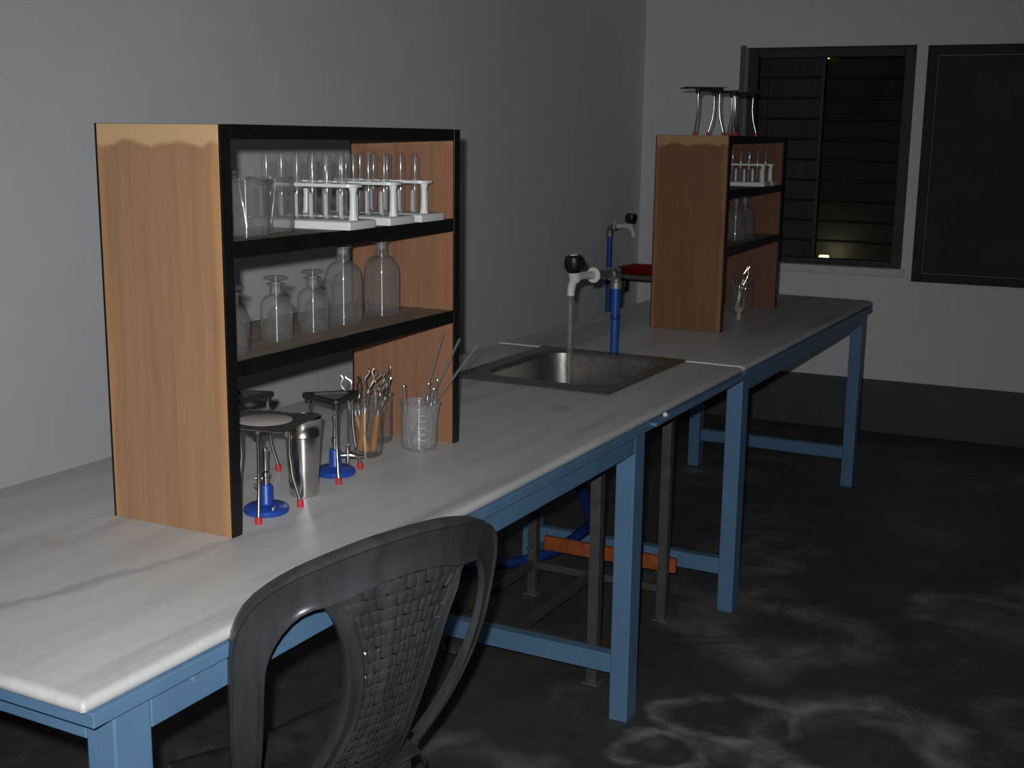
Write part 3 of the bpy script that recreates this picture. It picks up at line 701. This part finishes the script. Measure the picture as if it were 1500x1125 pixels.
def burner(label, loc, rz, group):
    t = thing('bunsen_burner', label, 'burner', loc, rz, group)
    part('base', lambda: MB().lathe([(.0005, 0), (.040, 0), (.0415, .003), (.041, .009), (.036, .013), (.015, .016), (.0125, .020), (.0120, .050), (.0105, .0525), (.0005, .053)], 30), M['bplastic'], t, 'bbase')
    b = part('barrel', lambda: MB().lathe([(.0055, .052), (.0055, .066), (.0075, .068), (.0075, .076), (.0045, .078), (.0045, .112), (.0058, .114), (.0058, .122), (.0005, .122)], 14), M['chrome'], t, 'bbar')
    part('gas_inlet', lambda: MB().tube([(.010, 0, .038), (.026, 0, .038), (.030, 0, .038), (.048, 0, .034), (.060, 0, .034)], [.0045, .0045, .0065, .005, .0038], 10), M['chrome'], t, 'bin')
    part('valve', lambda: MB().tube([(.026, 0, .018), (.026, 0, .030), (.026, 0, .046), (.026, 0, .056)], [.003, .005, .005, .004], 9).tube([(.022, -.010, .058), (.030, .010, .058)], .0025, 7), M['chrome'], t, 'bval')
    part('base_screw', lambda: MB().lathe([(.0005, .012), (.004, .012), (.004, .018), (.0005, .020)], 10, (-.034, 0, 0)), M['chrome'], t, 'bscr')
    return t
GTR = 'tripods standing on the near worktop'
tripod('front tripod on worktop, under the gauze with a white disc', (.548, 1.710, T+.0004), 1.05, GTR)
tripod('tripod with open triangular top standing right of the tumbler', (.505, 1.982, T+.0004), -.80, GTR)
tripod('tripod at the back left, half hidden by the bookcase post', (.345, 1.895, T+.0004), .90, GTR)
gauze('wire gauze with white ceramic disc on the front tripod', (.542, 1.724, T+.1688), .20, True, None, .150)
GB = 'blue based bunsen burners on the near worktop'
burner('blue bunsen burner beneath the front tripod and gauze', (.548, 1.715, T+.0004), 2.6, GB)
burner('blue bunsen burner under the open tripod by the beakers', (.502, 1.992, T+.0004), .75, GB)
tu = thing('tumbler', 'tall tapered steel tumbler beside the front tripod', 'tumbler', (.540, 1.838, T+.0004))
part('body', MB().lathe([(.0005, .003), (.024, .002), (.0265, 0), (.0275, .004), (.0335, .118), (.0343, .1185), (.0343, .1215), (.0340, .122), (.0362, .152), (.0372, .1535), (.0368, .155), (.0355, .1545), (.0325, .118), (.0262, .008), (.0005, .006)], 40), M['chrome'], tu)
GF = 'tripods on top of the far bookcase'
tripod('left tripod on top of the far bookcase', (.425, 4.39, S3+.0006), .35, GF)
tripod('middle tripod on top of the far bookcase', (.435, 4.62, S3+.0006), 1.3, GF)
tripod('right tripod on top of the far bookcase', (.405, 4.86, S3+.0006), .2, GF)
gauze('plain wire gauze on the left tripod, far bookcase', (.415, 4.39, S3+.169), .5, False, 'gauzes on the far tripods', .15)
gauze('plain wire gauze on the right tripod, far bookcase', (.405, 4.86, S3+.169), .3, False, 'gauzes on the far tripods', .15)

# ------------------------------------------------------------ plastic chair with woven-pattern back
KS = .925
CH = thing('plastic_chair', 'black plastic chair with woven-look back in front of the near table', 'chair', (1.9637+KS*(.914-1.9637), KS*1.596, 0), atan2(cos(.3), sin(.3)))
ZC = .780
def zs(z): return 1.5 + KS*(z-1.5)
def wsurf(u, v):
    sw = .9*max(0, -v-.10)**2
    return 1.0*u*u - .0256 - tan(.2)*v + sw
def bp(u, v, off=0.0):
    e = 1e-3
    p = V((u*KS, wsurf(u, v)*KS, zs(ZC+v))); du = V((1, (wsurf(u+e, v)-wsurf(u-e, v))/(2*e), 0)); dv = V((0, (wsurf(u, v+e)-wsurf(u, v-e))/(2*e), 1))
    n = du.cross(dv).normalized()       # towards -y = rear face
    if n.y > 0: n = -n
    return p + n*off
OUT = [(.214, -.42), (.225, -.37), (.248, -.28), (.266, -.20), (.276, -.12), (.280, -.06), (.277, -.02), (.263, .018), (.236, .046), (.192, .071), (.132, .090), (.07, .102), (0, .1065)]
INN = [(.176, -.42), (.186, -.36), (.203, -.28), (.216, -.20), (.224, -.14), (.226, -.10), (.223, -.07), (.210, -.035), (.190, -.008), (.166, .003), (.145, .004), (.118, .010), (.06, .026), (0, .032)]
PAN = [(.178, .016), (.162, .006), (.147, -.005), (.133, -.024), (.120, -.05), (.106, -.09), (.096, -.14), (.090, -.19), (.088, -.24), (.094, -.30), (.104, -.36), (.114, -.42)]
N = 34
oc = interp(OUT, N); ic = interp(INN, N)
oc = oc + [(-x, y) for x, y in oc[::-1][1:]]; ic = ic + [(-x, y) for x, y in ic[::-1][1:]]
def strip(A, B, prof, thick, sink=False):
    m = MB(); loops = []
    for a, b in zip(A, B):
        dz = -.008*min(1, max(0, (a[1]+.030)/.026)) if sink else 0
        front = [bp(a[0]+(b[0]-a[0])*s, a[1]+(b[1]-a[1])*s, o+dz) for s, o in prof]
        back = [bp(a[0]+(b[0]-a[0])*s, a[1]+(b[1]-a[1])*s, o+dz-thick) for s, o in prof[::-1]]
        loops.append(front+back)
    m.loft(loops, True, True, True); return m
part('back_frame', strip(oc, ic, [(0, -.014), (.0, -.002), (.05, .003), (.10, .002), (.13, -.001), (.45, -.004), (.80, -.002), (.88, .003), (.95, .005), (1, .001)], .006), M['chair'], CH)
pc = interp(PAN, 40)
for sgn in (1, -1):
    A = [(sgn*x, y) for x, y in pc]
    B = [(sgn*(x - (.030 if y < -.03 else .030+.020*(y+.03)/.034)), y) for x, y in pc]
    part('back_rail', strip(A, B, [(0, -.008), (.04, .002), (.14, .005), (.24, .003), (.75, .001), (.88, .006), (1, .004)], .006, True), M['chair'], CH)
def weave():
    nu, nv = 66, 150; m = MB(); P = []; F = []; pu, pv = .0170, .0235
    def half(v):
        ys = [(y, x) for x, y in pc]
        for (y1, x1), (y2, x2) in zip(ys, ys[1:]):
            if y2 <= v <= y1: return x2 + (x1-x2)*(v-y2)/(y1-y2) - .027
        return pc[0][0]-.030 if v > 0 else pc[-1][0]-.027
    holes = set()
    for j in range(nv+1):
        tv = j/nv
        for i in range(nu+1):
            s = 2*i/nu-1
            vtop = .043 - 1.4*(s*.135)**2; v = -.415 + (vtop+.415)*tv
            h = half(v) if v < -.02 else min(.132, half(-.02) + (v+.02)*.9)
            u = s*h
            uu = s*.105; cu = uu/pu; cv = v/pv
            iu, jv = math.floor(cu), math.floor(cv); fu, fv = cu-iu, cv-jv
            over = (iu+jv) % 2 == 0
            k = sin(pi*fv) if over else sin(pi*fu)
            e = min(fu, 1-fu) if over else min(fv, 1-fv)
            o = .0002 + (.0022*k if over else .0014*k)*min(1, e*9) - (.0020 if e < .08 else 0) - .004*min(1, max(0, (v+.005)/.03))
            if abs(i - nu*.32) < .6: o = max(o, .0030)
            P.append(bp(u, v, o))
    for j in range(nv):
        for i in range(nu):
            F.append((j*(nu+1)+i, j*(nu+1)+i+1, (j+1)*(nu+1)+i+1, (j+1)*(nu+1)+i))
    # little moulded holes at the strip crossings
    keep = []
    for q, f in enumerate(F):
        j, i = divmod(q, nu); s = 2*(i+.5)/nu-1; v = -.415 + (.043-1.4*(s*.135)**2+.415)*(j+.5)/nv
        cu, cv = s*.105/pu, v/pv
        fu, fv = cu-math.floor(cu), cv-math.floor(cv)
        if fu < .20 and fv < .14 and abs(s) < .93 and (math.floor(cu)+math.floor(cv)) % 2 == 0: continue
        keep.append(f)
    m.add(P, keep, True); return m
part('woven_panel', weave, M['chair'], CH)
# seat shell and legs
sm = MB(); loops = []
for t_ in range(15):
    q = t_/14; y = .130 + .330*q
    hw = (.172 + .055*sin(pi*min(1, q*1.1)*.5)) * (1 if q < .8 else sqrt(max(.05, 1-((q-.8)/.22)**2)))
    lp = []
    for j in range(25):
        s = 2*j/24-1
        lp.append(V((s*hw*KS, y*KS, zs(.372) + .012*s*s - .014*sin(pi*q)*(1-s*s) - (.035*max(0, q-.85)/.15)**1.0 - (.03 if abs(s) > .999 else 0))))
    lp2 = [p + V((0, 0, -.006)) for p in lp[::-1]]
    loops.append(lp+lp2)
sm.loft(loops, True, True, True); part('seat', sm, M['chair'], CH)
for sx in (-1, 1):
    part('leg', MB().loft([[V((sx*(.160+d1), .372+d2, z)) for d1, d2 in ((-.020*s, -.020*s), (.022*s, -.020*s), (.022*s, .022*s), (-.020*s, .022*s))] for z, s in ((0, .75), (.2, .9), (.435, 1.1))], False, True, True), M['chair'], CH, rot=None)
    part('leg', MB().loft([[V((sx*(.118+k+d1), .165-k*1.0+d2, z)) for d1, d2 in ((-.020*s, -.020*s), (.024*s, -.020*s), (.024*s, .022*s), (-.020*s, .022*s))] for z, s, k in ((0, .75, .03), (.2, .9, .015), (.440, 1.1, 0))], False, True, True), M['chair'], CH)
    part('side_rail', MB().loft([[V((sx*(.140+d1+(y-.16)*.15), y, .405+d2)) for d1, d2 in ((-.006, -.030), (.008, -.030), (.010, .040), (-.006, .040))] for y in (.16, .26, .36)], False, True, True), M['chair'], CH)
